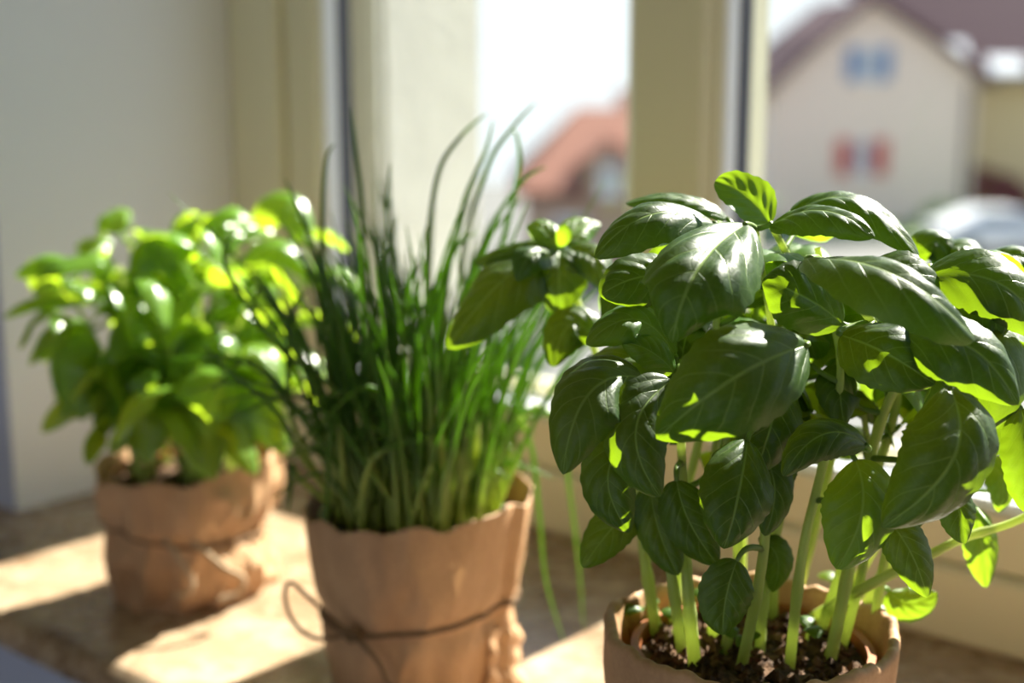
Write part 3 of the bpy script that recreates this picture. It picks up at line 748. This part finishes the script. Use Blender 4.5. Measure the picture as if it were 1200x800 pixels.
def house_window(parent, x0, x1, z0, z1, y, shut=None, sw=0.55, sash='white'):
    f = MB(); t = .08
    for a_, c_ in rails(x0, x1, z0, z1, t, t, t, t, y-.05, y+.06): f.box(a_, c_)
    xm = (x0+x1)/2; f.box((xm-.03, y-.05, z0+t), (xm+.03, y+.05, z1-t)); f.box((x0-.08, y-.14, z0-.08), (x1+.08, y, z0))
    w = f.build('window', M[sash], parent); MB().box((x0+t, y-.02, z0+t), (x1-t, y+.0, z1-t)).build('pane', M['darkglass'], w)
    if shut:
        for sx in (x0-.04-sw, x1+.04):
            s = MB(); s.box((sx, y-.07, z0), (sx+sw, y-.015, z1))
            for k in range(9): s.box((sx+.05, y-.085, z0+.08+k*(z1-z0-.16)/9), (sx+sw-.05, y-.07, z0+.08+(k+.6)*(z1-z0-.16)/9))
            s.build('shutter', M[shut], parent)
def roof_slab(mb, a, b_, c, d, th=.22):
    a, b_, c, d = map(Vector, (a, b_, c, d)); n = (b_-a).cross(d-a).normalized()*th
    if n.z < 0: n = -n
    mb.add([a, b_, c, d, a+n, b_+n, c+n, d+n], [(3, 2, 1, 0), (4, 5, 6, 7), (0, 1, 5, 4), (1, 2, 6, 5), (2, 3, 7, 6), (3, 0, 4, 7)])

# big gabled house
HY = 55.; hs = (HY*CP)/FPX
hx = lambda px: (px-600)*(HY*CP+1)/FPX; hz = lambda py: pix(600, py, HY).z
h1 = empty('house', (hx(1018), HY, GZ)); tag(h1, 'large beige gabled house with blue and red shutters under purple-brown roof', 'house')
xl, xr, xp = hx(903)-h1.location.x, hx(1138)-h1.location.x, hx(1012)-h1.location.x
ze, zp = hz(100)-GZ, hz(2)-GZ
zmid = lambda f: ze+(zp-ze)*f
gab = [(xl, 0), (xr, 0), (xr, ze+.3), ((xr+xp)/2+.2, zmid(.55)), (xp, zp), ((xl+xp)/2-.1, zmid(.52)), (xl, ze)]
MB().prism(gab, 0, 9).build('wall', M['siding'], h1)
rf = MB(); oy0, oy1 = -.5, 9.3
for (A, Bp) in (((xl-.5, ze-.45), ((xl+xp)/2-.1, zmid(.52))), (((xl+xp)/2-.1, zmid(.52)), (xp, zp)), ((xp, zp), ((xr+xp)/2+.2, zmid(.55))), (((xr+xp)/2+.2, zmid(.55)), (xr+.5, ze-.05))):
    roof_slab(rf, (A[0], oy0, A[1]+.02), (Bp[0], oy0, Bp[1]+.02), (Bp[0], oy1, Bp[1]+.02), (A[0], oy1, A[1]+.02))
ro = rf.build('roof', M['purple'], h1)
lx = lambda px: hx(px)-h1.location.x; lz = lambda py: hz(py)-GZ
house_window(h1, lx(1001), lx(1021), lz(95), lz(55), -.02, 'blue', .5)
house_window(h1, lx(998), lx(1018), lz(205), lz(163), -.02, 'red', .62)
MB().box((lx(1126), -.1, 0), (lx(1131), .0, ze)).build('downpipe', M['fascia'], h1)
# side wing
wy = 3.0
MB().box((xr, wy, 0), (xr+11, wy+8, lz(92))).build('wing_wall', M['yellow'], h1)
wr = MB(); ez = lz(84); roof_slab(wr, (xr-1.9, wy-.9, ez-.2), (xr+11.5, wy-.9, ez-.2), (xr+11.5, wy+4, ez+3.9), (xr-4.2, wy+4, ez+3.9)); roof_slab(wr, (xr-.5, wy+9, ez-.2), (xr+11.5, wy+9, ez-.2), (xr+11.5, wy+4, ez+3.9), (xr-.5, wy+4, ez+3.9))
wro = wr.build('wing_roof', M['purple'], h1)
MB().tube([(xr-.6, wy-1.0, ez-.2), (xr+11.5, wy-1.0, ez-.2)], .14, 10).build('gutter', M['metal'], wro, True)
lt = MB(); roof_slab(lt, (xr+.0, wy-3.2, lz(232)), (xr+2.8, wy-3.2, lz(250)), (xr+2.8, wy, lz(222)), (xr+.0, wy, lz(196))); lt.build('porch_roof', M['darkred'], h1)
MB().box((xr+.1, wy-3., 0), (xr+.35, wy-2.8, lz(236))).build('porch_post', M['fascia'], h1)
house_window(h1, xr+4, xr+5.2, lz(190), lz(140), wy-.02)
for (spx, q_, sw_) in ((1130, .2, 1.0), (1184, .05, 1.4)):  # white boxes added to stand in for sun glints on the roof
    glint = MB(); glint.box((-sw_/2, -.45, 0), (sw_/2, .45, .1)); so_ = glint.build('roof_glint', M['white'], h1); so_.location = (lx(spx)*1.06, wy-.9+4.9*q_, ez-.2+4.1*q_+.16); so_.rotation_euler = (R(40), 0, 0)

# low house with the orange roof
h2x = lambda px, Y: (px-600)*(Y*CP+1)/FPX
Y2 = 40.; z2 = lambda py: pix(600, py, Y2).z-GZ
h2 = empty('house', (h2x(690, Y2), Y2, GZ)); tag(h2, 'low pink house with orange tiled roof and small dormer window', 'house')
a0, a1, m0 = h2x(600, Y2)-h2.location.x, h2x(850, Y2)-h2.location.x, h2x(682, Y2)-h2.location.x
MB().box((a0+.4, .4, 0), (a1-.4, 7, z2(236))).build('wall', M['pinkwall'], h2)
r2 = MB(); e2, t2z = z2(232), z2(140)
roof_slab(r2, (a0, 0, e2), (a1, 0, e2), (a1-2, 3.7, t2z), (m0, 3.7, t2z)); roof_slab(r2, (a0, 7.4, e2), (a1, 7.4, e2), (a1-2, 3.7, t2z), (m0, 3.7, t2z))
r2.add([(a0, 0, e2), (m0, 3.7, t2z+.15), (a0, 7.4, e2), (a1, 0, e2), (a1-2, 3.7, t2z+.15), (a1, 7.4, e2)], [(0, 1, 2), (3, 5, 4)])
r2.build('roof', M['orange'], h2)
d0, d1 = h2x(688, Y2)-h2.location.x, h2x(740, Y2)-h2.location.x
dm = MB().prism([(d0, e2-.1), (d1, e2-.1), (d1, z2(192)), ((d0+d1)/2, z2(168)), (d0, z2(192))], -.05, 3).build('dormer', M['pinkwall'], h2)
dr_ = MB(); dm_ = (d0+d1)/2
roof_slab(dr_, (d0-.2, -.3, z2(196)), (dm_, -.3, z2(168)), (dm_, 3.4, z2(168)), (d0-.2, 3.4, z2(196)), .12); roof_slab(dr_, (dm_, -.3, z2(168)), (d1+.2, -.3, z2(196)), (d1+.2, 3.4, z2(196)), (dm_, 3.4, z2(168)), .12)
dr_.build('dormer_roof', M['orange'], h2)
house_window(h2, h2x(702, Y2)-h2.location.x, h2x(724, Y2)-h2.location.x, z2(226), z2(192), -.08)
house_window(h2, a0+1.2, a0+2.1, .9, 1.9, .38); house_window(h2, a0+4.2, a0+5.3, .9, 1.9, .38)

# house behind, between mullion and the big house
Y3 = 66.; z3 = lambda py: pix(600, py, Y3).z-GZ
h3 = empty('house', (h2x(872, Y3), Y3, GZ)); tag(h3, 'distant house with salmon roof and dark gable behind the big beige house', 'house')
q0, q1 = -5.2, 2.6
MB().box((q0, .3, 0), (q1, 8, z3(190))).build('wall', M['fascia'], h3)
r3 = MB(); roof_slab(r3, (q0-.4, -.2, z3(196)), (q1+.4, -.2, z3(196)), (q1+.4, 4, z3(112)), (q0-.4, 4, z3(112))); roof_slab(r3, (q0-.4, 8.3, z3(196)), (q1+.4, 8.3, z3(196)), (q1+.4, 4, z3(112)), (q0-.4, 4, z3(112)))
r3.build('roof', M['orange'], h3)
house_window(h3, -1.5, -.3, 1.2, 2.5, .28)

# parked car
cY = 47.; cx = h2x(1168, cY)
car = empty('car', (cx, cY, GZ), R(8)); tag(car, 'white car parked in front of the house porch', 'car')
prof = [(-2.1, .32), (2.05, .32), (2.12, .55), (2.05, .82), (1.25, .95), (.62, 1.42), (-.75, 1.46), (-1.75, 1.0), (-2.1, .92)]
cb = MB(); nP = len(prof)
lay = [(-.84, .93), (-.78, 1.0), (.78, 1.0), (.84, .93)]
vs_ = []
for y, k in lay:
    for x, z in prof: vs_.append((x*k if z > 1 else x, y*(.82 if z > 1.2 else 1), .3+(z-.3)*(k if z > 1 else 1)))
fs = [tuple(range(nP)), tuple(range(4*nP-1, 3*nP-1, -1))]+[(r*nP+i, (r+1)*nP+i, (r+1)*nP+(i+1) % nP, r*nP+(i+1) % nP) for r in range(3) for i in range(nP)]
cb.add(vs_, fs); cb.build('body', M['carpaint'], car)
for sy in (-1, 1):
    MB().prism([(-1.35, .98), (1.0, .98), (.52, 1.34), (-.7, 1.37)], sy*.79, sy*.83).build('side_window', M['darkglass'], car)
    for wx in (-1.3, 1.35): MB().tube([(wx, sy*.72, .32), (wx, sy*.88, .32)], .32, 18).build('wheel', M['rubber'], car)
MB().add([(1.29, -.66, .97), (1.29, .66, .97), (.68, .6, 1.40), (.68, -.6, 1.40)], [(0, 1, 2, 3)]).build('windscreen', M['darkglass'], car)

# bushes on the far side of the street
def bush(px, Y, rx, rz, seed, label):
    rn = random.Random(seed); base = Vector((h2x(px, Y), Y, GZ)); t = empty('bush', base)
    tag(t, label, 'bush', 'bushes by the street')
    mb = MB()
    for k in range(700):
        a = rn.uniform(0, 2*pi); e = rn.uniform(-.3, 1)*pi/2; q = rn.uniform(.6, 1)
        c = Vector((cos(a)*cos(e)*rx*q, sin(a)*cos(e)*rx*q, rz*(.5+.5*sin(e)*q)))
        s = rn.uniform(.08, .16); u = Vector((rn.gauss(0, 1), rn.gauss(0, 1), rn.gauss(0, 1))).normalized(); v = u.orthogonal().normalized()
        mb.add([c-u*s, c+v*s*.5, c+u*s, c-v*s*.5], [(0, 1, 2, 3)])
    tag(mb.build('foliage', M['bush'], t), kind='stuff')
    tr = MB()
    for k in range(5): tr.tube([(0, 0, 0), (rn.uniform(-.3, .3)*rx, rn.uniform(-.3, .3)*rx, rz*.4), (rn.uniform(-.7, .7)*rx, rn.uniform(-.7, .7)*rx, rz*.85)], [.06, .04, .02], 6)
    tr.build('stem', M['bark'], t)
bush(596, 26, .7, 1.3, 1, 'small dark bush seen between the chives and the nearest basil')
bush(640, 33, .9, 1.5, 2, 'round dark bush in front of the low pink house')
bush(1105, 50, .9, 1.3, 3, 'low bush at the foot of the big beige house')
